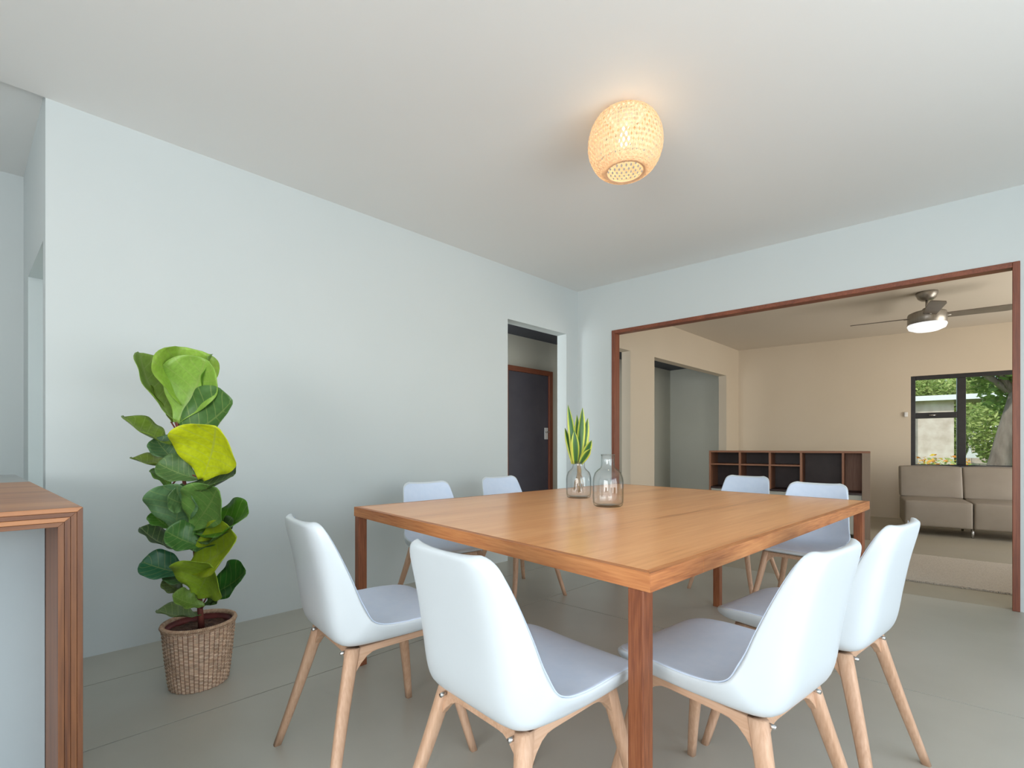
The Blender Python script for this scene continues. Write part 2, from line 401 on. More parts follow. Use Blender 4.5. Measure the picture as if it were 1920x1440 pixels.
# living far wall, with the window
FW0 = Vector((3.86, 7.99)); FWD = Vector((.828, -.561)).normalized(); FWN = Vector((-FWD.y, FWD.x))
WS0, WS1, WZ0, WZ1 = 2.246, 3.95, .745, 2.045
struct(wall_mesh(FW0 - FWD * .3, FWD, FWN, 6.2, .2, CEIL + .12, [(WS0 + .3, WS1 + .3, WZ0, WZ1)]).build('wall_living_far', beige), 'beige living room wall with a black framed window')
struct(wall_mesh(P(.0, RB), D1, D2, 4.9, .12, CEIL + .02, [(1.1, 3.5, .05, 2.25)]).build('wall_living_right', beige), 'beige living room side wall with a glazed door opening')
# dining right wall and front wall (behind the camera), with the windows that light the room
struct(wall_mesh(P(FA, RB), D1, D2, -FA, .12, CEIL + .02, [(1.9, 5.3, .1, 2.35)]).build('wall_right', paint), 'white dining room wall with a wide terrace door')
struct(wall_mesh(P(FA, -1.6), D2, -D1, RB + 1.6, .12, CEIL + .12, [(3.7, 6.5, .3, 2.4)]).build('wall_front', paint), 'white wall with a large window facing the dining room')
# return wall with passage opening and the kitchen side wall
struct(wall_mesh(E0, EX, EXN, 1.25, .12, CEIL + .12, [(.10, .84, 0, 2.03)]).build('wall_return', paint), 'short pale return wall with a passage opening')
F0 = E0 + EX * 1.13
struct(wall_mesh(F0, -D1, NL, 4.6, .12, CEIL + .12, []).build('wall_kitchen', paint), 'pale kitchen side wall behind the bar counter')
# corridor behind the left wall
CO = 1.31
struct(wall_mesh(L(AE + .2, CO), D1, NL, 9.2, .1, 2.62, []).build('wall_corridor', corr_m), 'grey corridor wall behind the dining room')
struct(MB().prism([L(AE + .16, .124), L(4.6, .124), L(4.6, CO), L(AE + .16, CO)], 2.5, 2.56).build('ceiling_corridor', slate), 'dark blue grey corridor ceiling')
struct(wall_mesh(L(4.5, -.1), NL, D1, 1.6, .1, 2.62, []).build('wall_corridor_end', corr_m), 'end wall of the corridor')
# ceilings
struct(MB().prism([L(-8.0, 0), L(0.02, 0), P(.02, RB + .1), P(FA - .1, RB + .1)], CEIL, CEIL + .1).build('ceiling', ceil_m), 'smooth pale grey dining room ceiling')
struct(MB().prism([L(-8.0, 0), L(AE + .05, 0), L(AE + .25, 1.5), L(-8.0, 1.5)], CEIL + .045, CEIL + .14).build('ceiling_kitchen', ceil_m), 'kitchen ceiling strip set slightly higher')
struct(MB().prism([L(0.02, .123), L(5.0, .123), P(5.4, RB + .1), P(.02, RB + .1)], CEIL, CEIL + .1).build('ceiling_living', beige_ceil), 'living room ceiling in warm off white')

struct(MB().prism([P(FA - .15, -1.6), P(FA - .15, RB + 3.6), P(FA - 3.6, RB + 3.6), P(FA - 3.6, -1.6)], 2.55, 2.65).build('sun_block_overhang', ceil_m), 'unseen overhang added outside the front window to block the sun')  # roof slab added out of view to keep sun out of the front window
def glazing(nm, o, d, nrm, s0, s1, z0, z1, posts, label):
    e = empty(nm, (o.x, o.y, 0), math.atan2(d.y, d.x)); struct(e, label)
    sg = 1 if Vector((-d.y, d.x)).dot(nrm) > 0 else -1
    y0, y1 = sorted((0.0, -sg * .03))
    for a_, b_, c_, f_ in [(s0, s0 + .06, z0, z1), (s1 - .06, s1, z0, z1), (s0 + .06, s1 - .06, z1 - .06, z1), (s0 + .06, s1 - .06, z0, z0 + .06)]:
        MB().box(a_, b_, y0, y1, c_, f_).build('frame_bar', black_al, e, bevel=.003)
    for p_ in posts: MB().box(p_ - .035, p_ + .035, y0, y1, z0 + .06, z1 - .06).build('mullion', black_al, e, bevel=.003)
glazing('window_2', P(FA, RB), D1, D2, 1.9, 5.3, .1, 2.35, (3.03, 4.17), 'black framed sliding terrace door in the dining room side wall')
glazing('window_3', P(FA, -1.6), D2, -D1, 3.7, 6.5, .3, 2.4, (5.1,), 'large black framed window in the wall facing the opening')
glazing('window_4', P(0, RB), D1, D2, 1.1, 3.5, .05, 2.25, (2.3,), 'black framed glazed door in the living room side wall')
# corridor door
dr = empty('door_1', (*L(.57, CO), 0)); struct(dr, 'charcoal door in a reddish brown frame in the corridor')
dr.rotation_euler = (0, 0, math.atan2(D1.y, D1.x))          # local x along wall, local -y towards the dining room
MB().box(-.395, .395, -.028, -.004, .006, 2.02).build('door_leaf', door_m, dr, bevel=.002)
MB().box(-.46, -.395, -.06, 0, 0, 2.085).build('frame_post', frame_wood, dr, bevel=.003)
MB().box(.395, .46, -.06, 0, 0, 2.085).build('frame_post', frame_wood, dr, bevel=.003)
MB().box(-.395, .395, -.06, 0, 2.02, 2.085).build('frame_head', frame_wood_h, dr, bevel=.003)
hp = MB().box(.315, .385, -.036, -.028, 1.14, 1.30).build('handle_plate', white_plastic, dr, bevel=.004)
MB().tube([(.36, -.036, 1.24), (.36, -.075, 1.24), (.29, -.08, 1.24)], .009, 8).build('door_lever', screw_m, hp, True)

# window with outlook
wr = empty('window_1', (FW0.x, FW0.y, 0)); struct(wr, 'black aluminium window above the sofa looking onto a garden')
wr.rotation_euler = (0, 0, math.atan2(FWD.y, FWD.x))
def wpart(nm, s0, s1, z0, z1, y0=.03, y1=.09, mat=black_al, par=None, bev=.004):
    return MB().box(s0, s1, y0, y1, z0, z1).build(nm, mat, par or wr, bevel=bev)
fw = .055; MS = 2.784
wpart('frame_side', WS0, WS0 + fw, WZ0, WZ1); wpart('frame_side', WS1 - fw, WS1, WZ0, WZ1)
wpart('frame_top', WS0 + fw, WS1 - fw, WZ1 - fw, WZ1); wpart('frame_bottom', WS0 + fw, WS1 - fw, WZ0, WZ0 + .04)
wpart('mullion', MS - .045, MS + .045, WZ0 + .04, WZ1 - fw)
wpart('transom', WS0 + fw, MS - .045, 1.44, 1.52)
wpart('mullion', 3.36, 3.42, WZ0 + .04, WZ1 - fw)
for s0, s1, z0, z1 in ((WS0 + fw, MS - .045, WZ0 + .04, 1.44), (WS0 + fw, MS - .045, 1.52, WZ1 - fw), (MS + .045, 3.36, WZ0 + .04, WZ1 - fw), (3.42, WS1 - fw, WZ0 + .04, WZ1 - fw)):
    MB().box(s0, s1, .058, .062, z0, z1).build('pane', pane_m, wr)
MB().tube([(2.52, .03, 1.48), (2.52, .0, 1.48), (2.44, -.005, 1.48)], .010, 8).build('window_handle', MATS['steel'], wr, True)
wpart('window_sill', WS0 - .02, WS1 + .02, WZ0 - .03, WZ0, -.03, .12, fascia_m)
sn = MB().box(-.02, .02, -.035, 0, -.035, .035).build('wall_sensor', white_plastic, None, bevel=.008)
p = FW0 + FWD * 2.19; sn.location = (p.x, p.y, 1.5); sn.rotation_euler = wr.rotation_euler
tag(sn, 'small white sensor on the beige wall beside the window', 'sensor')

# ---------------------------------------------------------------- dining table
tA = Vector((-.753, 2.236)); tB = Vector((.311, 1.055)); dAB = (tA - tB).normalized(); dBC = Vector((dAB.y, -dAB.x))
TL, TW, TH, TT = 2.119, 1.590, .749, .044
tc = tB + dBC * TL / 2 + dAB * TW / 2
trz = math.atan2(dBC.y, dBC.x)
T = empty('dining_table', (tc.x, tc.y, 0), trz)
tag(T, 'large square-edged orange brown wooden dining table with thin dark legs', 'table')
hx, hy, ew = TL / 2, TW / 2, .022
MB().box(-hx + ew, hx - ew, -hy + ew, hy - ew, TH - TT, TH).build('tabletop', table_wood, T)
def edge(poly, mat): MB().prism(poly, TH - TT, TH).build('edge_strip', mat, T, bevel=.0015)
seam = -hx + .255
for sy in (-1, 1):
    edge([(-hx, sy * hy), (seam - .0005, sy * hy), (seam - .0005, sy * (hy - ew)), (-hx + ew, sy * (hy - ew))], edge_x)
    edge([(seam + .0005, sy * hy), (hx, sy * hy), (hx - ew, sy * (hy - ew)), (seam + .0005, sy * (hy - ew))], edge_x)
for sx in (-1, 1):
    edge([(sx * hx, -hy), (sx * hx, hy), (sx * (hx - ew), hy - ew), (sx * (hx - ew), -hy + ew)], edge_y)
lw = .042
for x in (-hx + .003, hx - .003 - lw):
    for y in ((-hy + .02, hy - .003 - lw) if x < 0 else (-hy + .02, -lw / 2, hy - .003 - lw)):
        MB().box(x, x + lw, y, y + lw, 0, TH - TT).build('leg', leg_wood, T, bevel=.003)

# ---------------------------------------------------------------- chairs
def lerp(ts, vs, t):
    for i in range(len(ts) - 1):
        if t <= ts[i + 1]:
            u = (t - ts[i]) / (ts[i + 1] - ts[i]); u = u * u * (3 - 2 * u) if False else u
            return vs[i] + (vs[i + 1] - vs[i]) * u
    return vs[-1]
PROF = [(.232, .462), (.19, .476), (.10, .480), (0, .476), (-.09, .474), (-.150, .488), (-.186, .540), (-.207, .62), (-.228, .70), (-.248, .765), (-.264, .812)]
OUTP = [(.238, .450), (.19, .436), (.10, .431), (0, .430), (-.10, .430), (-.178, .434), (-.214, .478), (-.232, .580), (-.250, .680), (-.268, .755), (-.281, .810)]
HALF = [.196, .204, .211, .214, .214, .209, .200, .190, .178, .166, .152]
RAISE = [.0, .004, .010, .016, .030, .052, .056, .046, .034, .024, .016]
SHRK = [.03, .06, .08, .09, .10, .12, .12, .10, .07, .04, .02]
def shell_grid(nv, nu, v0=0.0, v1=1.0, us=1.0, off=0.0):
    NP = 240
    pr = catmull([(0, y, z) for y, z in PROF], NP); po = catmull([(0, y, z) for y, z in OUTP], NP)
    ln = [0]
    for i in range(1, NP): ln.append(ln[-1] + (pr[i] - pr[i - 1]).length)
    tot = ln[-1]; ts = list(range(len(PROF)))
    inner, outer = [], []
    for iv in range(nv):
        x = iv / (nv - 1); q = .6 * (.5 - .5 * math.cos(math.pi * x)) + .4 * x
        s = (v0 + (v1 - v0) * q) * tot
        i = max(1, min(NP - 1, next((k for k in range(NP) if ln[k] >= s - 1e-9), NP - 1)))
        fr = (s - ln[i - 1]) / max(1e-9, ln[i] - ln[i - 1])
        c = pr[i - 1].lerp(pr[i], fr); co = po[i - 1].lerp(po[i], fr); t = (pr[min(i + 1, NP - 1)] - pr[max(i - 2, 0)]).normalized()
        nn = Vector((0, t.z, -t.y)); k = (i - 1 + fr) / (NP - 1) * (len(PROF) - 1)
        w = lerp(ts, HALF, k); e = lerp(ts, RAISE, k); sk = lerp(ts, SHRK, k)
        for r, dd in ((.07, s - v0 * tot), (.036, v1 * tot - s)):
            if dd < r: w = w - r + math.sqrt(max(0, r * r - (r - dd) ** 2))
        ri, ro = [], []
        for iu in range(nu):
            u = math.sin((-1 + 2 * iu / (nu - 1)) * math.pi / 2 * .86) / math.sin(math.pi / 2 * .86)
            lift = e * abs(u) ** 2.1
            ri.append(c + nn * (lift + off) + Vector((u * w * us, 0, 0)))
            lo = (e * .55 + .012) * abs(u) ** 7
            ro.append(co + nn * lo + Vector((u * w * (1 - sk * abs(u) ** 2), 0, 0)))
        inner.append(ri); outer.append(ro)
    return inner, outer
def closed_grid(inner, outer):
    nv, nu = len(inner), len(inner[0]); m = MB()
    vs = [p for r in inner for p in r] + [p for r in outer for p in r]; N = nv * nu
    fs = []
    for i in range(nv - 1):
        for j in range(nu - 1):
            a = i * nu + j; fs.append((a, a + nu, a + nu + 1, a + 1)); fs.append((N + a, N + a + 1, N + a + nu + 1, N + a + nu))
    bd = [(0, j) for j in range(nu)] + [(i, nu - 1) for i in range(1, nv)] + [(nv - 1, j) for j in range(nu - 2, -1, -1)] + [(i, 0) for i in range(nv - 2, 0, -1)]
    for k in range(len(bd)):
        a = bd[k][0] * nu + bd[k][1]; b = bd[(k + 1) % len(bd)]; b = b[0] * nu + b[1]
        fs.append((a, b, N + b, N + a))
    return m.add(vs, fs)
def make_chair():
    t = empty('dining_chair', (0, 0, 0))
    i, o = shell_grid(34, 17)
    sh = closed_grid(i, o).build('seat_shell', shell_m, t, True, subsurf=1)
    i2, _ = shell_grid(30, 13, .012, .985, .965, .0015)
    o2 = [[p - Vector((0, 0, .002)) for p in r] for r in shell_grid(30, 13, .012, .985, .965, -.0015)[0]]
    tag(closed_grid(i2, o2).build('seat_pad', pad_m, t, True, subsurf=1), 'white upholstered inner pad with reflected sky blue in its colour')
    TOP, tops = .428, {}
    for sx in (-1, 1):
        for sy in (-1, 1):
            top = Vector((sx * .140, sy * .150 - .002, TOP)); bot = Vector((sx * (.245 if sy < 0 else .225), -.262 if sy < 0 else .235, 0))
            m = MB(); d = (bot - top)
            n = 9; vs = []
            for k in range(n):
                u = k / (n - 1); p = top + d * u
                p += Vector((-sx * .012, 0, 0)) * math.sin(math.pi * u) * .6
                a = .0205 - .0085 * u; b = .0165 - .005 * u
                for q in range(12):
                    an = 2 * math.pi * q / 12; ca, sa = math.cos(an), math.sin(an)
                    se = lambda x: math.copysign(abs(x) ** .55, x)
                    vs.append(p + Vector((se(ca) * b, se(sa) * a, 0)))
            fs = [(k * 12 + q, k * 12 + (q + 1) % 12, (k + 1) * 12 + (q + 1) % 12, (k + 1) * 12 + q) for k in range(n - 1) for q in range(12)]
            fs = [tuple(reversed(f)) for f in fs] + [tuple(range(12)), tuple(reversed(range((n - 1) * 12, n * 12)))]
            m.add(vs, fs); lg = m.build('leg', ash, t, True)
            tops[(sx, sy)] = (top, bot)
            if sy < 0:
                MB().tube([top + Vector((-sx * .014, -.016, -.012)), top + Vector((-sx * .016, -.032, -.013))], .0055, 10).build('bolt', screw_m, lg, True)
    def rail(p, q, dp, dq, th, mat):
        # arched rail between two leg tops: deep at its ends (fillets into the legs), slim in the middle
        m = MB(); n = 17; ax = (q - p).normalized(); sd = Vector((-ax.y, ax.x, 0)) * th / 2; vs = []
        for k in range(n):
            u = k / (n - 1); e = abs(2 * u - 1)
            dep = .020 + .052 * max(0, (e - .52) / .48) ** 2.2
            c = p.lerp(q, u); lean = (dp * (1 - u) + dq * u)
            lo = c + Vector((0, 0, -dep)) + lean * dep
            vs += [c + sd, c - sd, lo - sd, lo + sd]
        fs = [(k * 4 + j, k * 4 + (j + 1) % 4, k * 4 + 4 + (j + 1) % 4, k * 4 + 4 + j) for k in range(n - 1) for j in range(4)] + [(3, 2, 1, 0), tuple((n - 1) * 4 + j for j in range(4))]
        m.add(vs, fs).build('apron_rail', mat, t, bevel=.003)
    z = Vector((0, 0, 0))
    for sx in (-1, 1): rail(tops[(sx, -1)][0] + Vector((0, .004, 0)), tops[(sx, 1)][0] - Vector((0, .004, 0)), Vector((sx * .15, -.1, 0)), Vector((sx * .1, .1, 0)), .024, ash_h)
    for sy in (-1, 1): rail(tops[(-1, sy)][0] + Vector((.004, 0, -.002)), tops[(1, sy)][0] - Vector((.004, 0, .002)), Vector((-.1, sy * .12, 0)), Vector((.1, sy * .12, 0)), .022, ash_h)
    return t
chair0 = make_chair()
CH = [
 (-.457, 1.618, .854, 'white moulded dining chair on the table side facing the bar counter, nearer the potted fig'),
 (.041, 1.204, .815, 'white moulded chair on the table side facing the bar counter, farther from the fig'),
 (.568, 1.254, -.653, 'white moulded chair on the open floor side of the table, nearer the bar counter'),
 (.995, 1.586, -.654, 'white moulded dining chair on the open floor side of the table, nearer the sofa'),
 (-.40, 2.79, 2.507, 'white moulded dining chair between table and plain wall, nearer the potted fig'),
 (.05, 3.33, 2.504, 'white moulded dining chair between table and plain wall, nearer the corridor doorway'),
 (1.62, 3.43, 3.971, 'white moulded dining chair on the living room side of the table, nearer the corridor doorway'),
 (1.69, 2.73, 4.02, 'white moulded dining chair on the living room side of the table, nearer the sofa'),
]
for k, (x, y, th, lab) in enumerate(CH):
    c = chair0 if k == 0 else copy_tree(chair0)
    c.location = (x, y, 0); c.rotation_euler = (0, 0, -th)
    tag(c, lab, 'chair', 'white chairs around the dining table')

# ---------------------------------------------------------------- vases on the table
def vase(px, py, dia, hb, hn, rn, label):
    p = at(px, py, (H - TH) * F / (py - HZ)); r = dia / 2
    e = empty('glass_vase', (p.x, p.y, TH)); tag(e, label, 'vase', 'glass vases on the dining table')
    out = [(r * .80, 0), (r * .93, .006), (r * .985, .02), (r, .045), (r, hb * .62), (r * .97, hb * .74), (r * .86, hb * .87), (r * .66, hb * .95), (rn * 1.12, hb * 1.0), (rn, hb + .012), (rn * .98, hb + hn * .6), (rn * 1.02, hb + hn), ]
    w = .0028
    inn = [(max(.001, a - w), z if z > .01 else z + .008) for a, z in out]; inn[0] = (r * .74, .008)
    prof = [(0.0005, 0)] + out + list(reversed(inn)) + [(0.0005, .008)]
    MB().lathe(prof, 40, (0, 0, 0)).build('bottle', vase_glass, e, True)
    MB().lathe([(rn * 1.02 - .0028, hb + hn - .001), (rn * 1.06, hb + hn - .003), (rn * 1.07, hb + hn + .0005), (rn * 1.0, hb + hn + .003), (rn * 1.02 - .003, hb + hn + .002)], 40, closed=True).build('rim', vase_glass, e, True)
    return p
p1 = vase(1085, 933, .140, .165, .040, .034, 'clear glass bottle vase holding the snake plant cutting')
p2 = vase(1140, 949, .146, .185, .062, .032, 'empty clear glass bottle vase beside the plant vase')
sp = empty('snake_plant', (p1.x, p1.y, TH)); tag(sp, 'yellow edged snake plant cutting standing in a glass vase', 'plant')
def ribbon_leaf(base, tip, w, side, bend, name, mat, parent, prof, nu=5, nv=12, fold=.25, wave=0.0):
    base, tip = Vector(base), Vector(tip); ax = tip - base; ln = ax.length; ax.normalize()
    side = (side - ax * side.dot(ax)).normalized(); nrm = ax.cross(side)
    m = MB(); uv = []
    for i in range(nv):
        v = i / (nv - 1); c = base + ax * ln * v + nrm * bend * ln * math.sin(math.pi * v * .9)
        hw = w / 2 * prof(v)
        for j in range(nu):
            u = -1 + 2 * j / (nu - 1)
            wav = wave * math.sin(v * 17 + (2.1 if u > 0 else 0)) * u * u
            m.v.append(tuple(c + side * hw * u + nrm * (fold * hw * abs(u) ** 1.4 + wav))); uv.append((u, v))
    m.f = [(i * nu + j, i * nu + j + 1, (i + 1) * nu + j + 1, (i + 1) * nu + j) for i in range(nv - 1) for j in range(nu - 1)]
    m.mi = [0] * len(m.f); m.uv = uv
    o = m.build(name, mat, parent, True)
    s = o.modifiers.new('solid', 'SOLIDIFY'); s.thickness = .0016
    return o
sprof = lambda v: (.55 + .45 * math.sin(min(1, v * 2.2) * math.pi / 2)) * (1 - max(0, (v - .55) / .45) ** 1.8) + .03
ppm = F / p1.y
for tx, ty, w, dy in ((1065, 757, .042, .02), (1091, 763, .046, -.02), (1102, 782, .046, .0), (1105, 804, .040, .05), (1074, 806, .050, -.05), (1106, 824, .042, -.06), (1103, 840, .038, -.08), (1061, 800, .040, .06), (1084, 775, .044, .06)):
    b = Vector(((1082 + (tx - 1084) * .25 - 1085) / ppm, dy * .25, .190)); t = Vector(((tx - 1085) / ppm, dy, .190 + (868 - ty) / ppm))
    ribbon_leaf(b, t, w, Vector((1, .35 * (1 if tx < 1085 else -1), 0)), .05 * (1 if tx > 1085 else -1), 'leaf', snake_m, sp, sprof)
rt = MB().tube([(0, 0, .195), (.004, .003, .14), (-.006, 0, .08), (.003, -.004, .03)], [.010, .012, .012, .006], 10)
for k in range(9):
    a = k * .7; rt.tube([(0, 0, .10 + .008 * k), (.02 * math.cos(a), .02 * math.sin(a), .07 + .006 * k), (.03 * math.cos(a + .4), .03 * math.sin(a + .4), .025 + .004 * k)], [.003, .0025, .0012], 6)
rt.build('root', noise_mat('root_brown', [(.25, .16, .08), (.42, .30, .17)], 60, .8), sp, True)

# ---------------------------------------------------------------- potted fiddle leaf fig
fp = floor_at(374, 1278)
fig = empty('potted_fig', (fp.x, fp.y, 0)); tag(fig, 'tall fiddle leaf fig in a round wicker basket against the pale wall', 'plant')
m = MB(); nr, ns, RH = 96, 176, .262
def brad(z): return .108 + (.136 - .108) * (z / RH) ** .75
for i in range(nr + 1):
    z = RH * i / nr; row_i = i / nr * 32
    for j in range(ns):
        a = 2 * math.pi * j / ns; st = j / ns * 44
        d = .0022 * math.sin(math.pi * st) * (1 if int(row_i) % 2 else -1) + .0016 * abs(math.sin(math.pi * row_i))
        m.v.append(((brad(z) + d) * math.cos(a), (brad(z) + d) * math.sin(a), z))
m.f = [(i * ns + j, i * ns + (j + 1) % ns, (i + 1) * ns + (j + 1) % ns, (i + 1) * ns + j) for i in range(nr) for j in range(ns)] + [tuple(reversed(range(ns)))]
m.mi = [0] * len(m.f)
m.uv = [((i % ns) / ns, (i // ns) / nr) for i in range(len(m.v))]
bk = m.build('basket', wicker, fig, True)
m = MB()
for k in range(110):
    a = 2 * math.pi * k / 110
    m.tube([((.134 + .007 * math.cos(s)) * math.cos(a + s * .035), (.134 + .007 * math.cos(s)) * math.sin(a + s * .035), RH + .002 + .008 * math.sin(s)) for s in [q * 2 * math.pi / 7 for q in range(7)]], .0042, 5)
m.build('rim_braid', noise_mat('wicker_rim', [(.40, .24, .15), (.62, .44, .30)], 60, .75), fig, True)
MB().lathe([(.127, RH - .004), (.124, RH - .05), (.1225, RH - .05), (.1255, RH + .003)], 48, closed=True).build('liner', liner_m, fig, True)
m = MB(); nn = 14; m.v.append((0, 0, RH - .026))
for i in range(1, nn + 1):
    for j in range(36):
        a = 2 * math.pi * j / 36; r = .1235 * i / nn
        m.v.append((r * math.cos(a), r * math.sin(a), RH - .028 + random.uniform(-.004, .004)))
m.f = [(0, 1 + j, 1 + (j + 1) % 36) for j in range(36)] + [(1 + (i - 1) * 36 + j, 1 + i * 36 + j, 1 + i * 36 + (j + 1) % 36, 1 + (i - 1) * 36 + (j + 1) % 36) for i in range(1, nn) for j in range(36)]
m.mi = [0] * len(m.f); m.build('soil', soil_m, fig, True)
def fig_px(px, py, dy=0.0):      # pixel -> local point in the plant's own plane
    q = at(px, py, fp.y + dy); return Vector((q.x - fp.x, dy, q.z))
stem_px = [(378, 1172), (375, 1140), (372, 1090), (365, 1020), (352, 950), (342, 880), (335, 810), (330, 760), (340, 700)]
stem = [fig_px(x, y) for x, y in stem_px]; stem[0].z = RH - .03
MB().tube(stem, [.013, .011, .010, .009, .008, .007, .006, .005, .003], 10).build('stem', stem_m, fig, True)
def figprof(v):
    if v < .10: return .09 + .16 * v / .10
    u = (v - .10) / .90
    return (.25 + .75 * math.sin(min(1, u / .64) * math.pi / 2) ** 1.25) * math.sqrt(max(0.0, 1 - max(0, (u - .60) / .405) ** 2.2)) + .015
def crop(x, y): return 200 + x / 2.617, 630 + y / 2.617
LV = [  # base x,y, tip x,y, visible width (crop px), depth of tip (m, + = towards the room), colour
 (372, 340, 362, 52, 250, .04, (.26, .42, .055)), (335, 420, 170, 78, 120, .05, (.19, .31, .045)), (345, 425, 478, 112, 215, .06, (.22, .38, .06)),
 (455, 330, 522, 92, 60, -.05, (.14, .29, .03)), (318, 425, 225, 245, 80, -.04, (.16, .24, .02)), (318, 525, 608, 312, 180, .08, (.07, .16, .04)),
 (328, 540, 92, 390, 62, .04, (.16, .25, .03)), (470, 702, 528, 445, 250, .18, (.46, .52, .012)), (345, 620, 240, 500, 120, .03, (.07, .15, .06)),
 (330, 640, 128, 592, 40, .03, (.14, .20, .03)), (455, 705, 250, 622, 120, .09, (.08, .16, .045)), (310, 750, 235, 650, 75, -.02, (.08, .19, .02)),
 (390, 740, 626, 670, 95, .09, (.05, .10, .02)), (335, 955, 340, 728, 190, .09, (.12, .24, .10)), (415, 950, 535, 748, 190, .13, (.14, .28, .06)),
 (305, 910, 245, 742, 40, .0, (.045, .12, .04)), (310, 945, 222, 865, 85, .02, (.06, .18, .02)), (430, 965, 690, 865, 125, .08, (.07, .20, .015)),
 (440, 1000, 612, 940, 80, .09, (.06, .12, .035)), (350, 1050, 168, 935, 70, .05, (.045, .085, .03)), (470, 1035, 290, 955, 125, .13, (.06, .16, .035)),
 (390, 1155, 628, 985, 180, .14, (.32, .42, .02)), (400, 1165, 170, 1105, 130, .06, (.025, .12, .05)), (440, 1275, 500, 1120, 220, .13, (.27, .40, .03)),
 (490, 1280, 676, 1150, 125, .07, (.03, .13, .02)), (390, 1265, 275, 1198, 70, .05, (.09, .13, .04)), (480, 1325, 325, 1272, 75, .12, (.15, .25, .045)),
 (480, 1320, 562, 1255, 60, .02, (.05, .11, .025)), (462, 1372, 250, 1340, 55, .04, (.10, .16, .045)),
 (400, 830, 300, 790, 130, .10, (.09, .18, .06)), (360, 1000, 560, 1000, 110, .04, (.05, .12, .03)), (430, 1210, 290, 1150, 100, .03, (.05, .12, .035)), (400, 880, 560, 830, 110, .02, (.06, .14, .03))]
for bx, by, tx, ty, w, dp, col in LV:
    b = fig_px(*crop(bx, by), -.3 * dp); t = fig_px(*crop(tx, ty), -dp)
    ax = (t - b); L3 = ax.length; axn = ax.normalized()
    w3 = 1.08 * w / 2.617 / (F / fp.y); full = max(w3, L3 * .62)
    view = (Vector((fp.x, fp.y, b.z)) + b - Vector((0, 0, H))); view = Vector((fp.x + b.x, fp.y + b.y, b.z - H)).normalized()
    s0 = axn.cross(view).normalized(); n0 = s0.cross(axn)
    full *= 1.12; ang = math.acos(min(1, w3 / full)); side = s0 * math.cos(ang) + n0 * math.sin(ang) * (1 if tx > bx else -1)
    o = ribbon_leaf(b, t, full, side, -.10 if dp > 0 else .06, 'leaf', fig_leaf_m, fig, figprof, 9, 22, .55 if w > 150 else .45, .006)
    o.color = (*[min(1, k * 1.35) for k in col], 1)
    q = min(stem, key=lambda s: (s - b).length); pet = MB().tube([q, q.lerp(b, .5) + Vector((0, 0, -.004)), b + axn * .004], .0032, 6)
    pet.build('petiole', stem_m, fig, True)

# ---------------------------------------------------------------- ceiling lamp
lp = Vector(((1172 - 960) / F * 2.317, 2.317))
lamp = empty('ceiling_lamp', (lp.x, lp.y, CEIL)); tag(lamp, 'glowing woven bamboo lamp shade fixed to the ceiling', 'lamp')
LP = catmull([(.100, 0, -.006), (.142, 0, -.035), (.172, 0, -.09), (.181, 0, -.150), (.172, 0, -.205), (.146, 0, -.255), (.114, 0, -.283), (.094, 0, -.287), (.088, 0, -.278)], 30)
m = MB(); NS = 46
for fam in (-1, 1):
    for k in range(NS):
        a0 = 2 * math.pi * k / NS; vs = []
        for i, q in enumerate(LP):
            t = i / 29; a = a0 + fam * 1.5 * t; r = q.x + .0009 * fam * (1 if (i + k) % 2 else -1)
            hw = .0062 / max(.09, q.x)
            for s in (-1, 1): vs.append((r * math.cos(a + s * hw), r * math.sin(a + s * hw), q.z))
        m.add(vs, [(2 * i, 2 * i + 1, 2 * i + 3, 2 * i + 2) for i in range(29)])
tag(m.build('woven_shade', bamboo, lamp), kind='stuff')
for r, z, w in ((.100, -.006, .004), (.090, -.282, .004)):
    MB().tube([(r * math.cos(2 * math.pi * j / 40), r * math.sin(2 * math.pi * j / 40), z) for j in range(41)], w, 8, False).build('shade_ring', bamboo, lamp, True)
MB().lathe([(0.0005, 0), (.055, 0), (.055, -.018), (.03, -.03), (.02, -.065), (0.0005, -.065)], 32).build('ceiling_mount', white_plastic, lamp, True)
MB().lathe([(0.0005, -.065), (.013, -.068), (.015, -.085), (.027, -.11), (.030, -.13), (.022, -.152), (0.0005, -.160)], 24).build('bulb', bulb_m, lamp, True)
ld = bpy.data.lights.new('lamp_glow', 'POINT'); ld.energy = .9; ld.color = (1, .80, .54); ld.shadow_soft_size = .04
lo = bpy.data.objects.new('lamp_glow', ld); C.objects.link(lo); lo.parent = lamp; lo.location = (0, 0, -.19)

# ---------------------------------------------------------------- bar counter
KH = .915
K = at(156, 950.5, (H - KH) * F / (950.5 - HZ)); K = Vector((K.x, K.y))
KD = Vector((-.763, .646)); KT = .036; KX = -D1
ctr = empty('bar_counter', (K.x, K.y, 0), math.atan2(D1.y, D1.x)); tag(ctr, 'brown wooden waterfall bar counter with mitred end panel', 'counter')
c0, s0 = D1.x, D1.y
def kl(v): return (v.x * c0 + v.y * s0, -v.x * s0 + v.y * c0)   # plan vector -> counter local
kd = Vector(kl(KD)); DEP = 1.05; LEN = 1.9
def kpoly(x0, x1, d0, d1): return [Vector((x0, 0)) + kd * d0, Vector((x1, 0)) + kd * d0, Vector((x1, 0)) + kd * d1, Vector((x0, 0)) + kd * d1]
LAM = .004
MB().prism(kpoly(-LEN, 0, LAM, DEP), KH - KT, KH).build('countertop', bar_top, ctr, bevel=.0015)
MB().prism(kpoly(-KT * 1.0, 0, LAM, DEP), 0, KH - KT - .0005).build('end_panel', bar_leg, ctr, bevel=.0015)
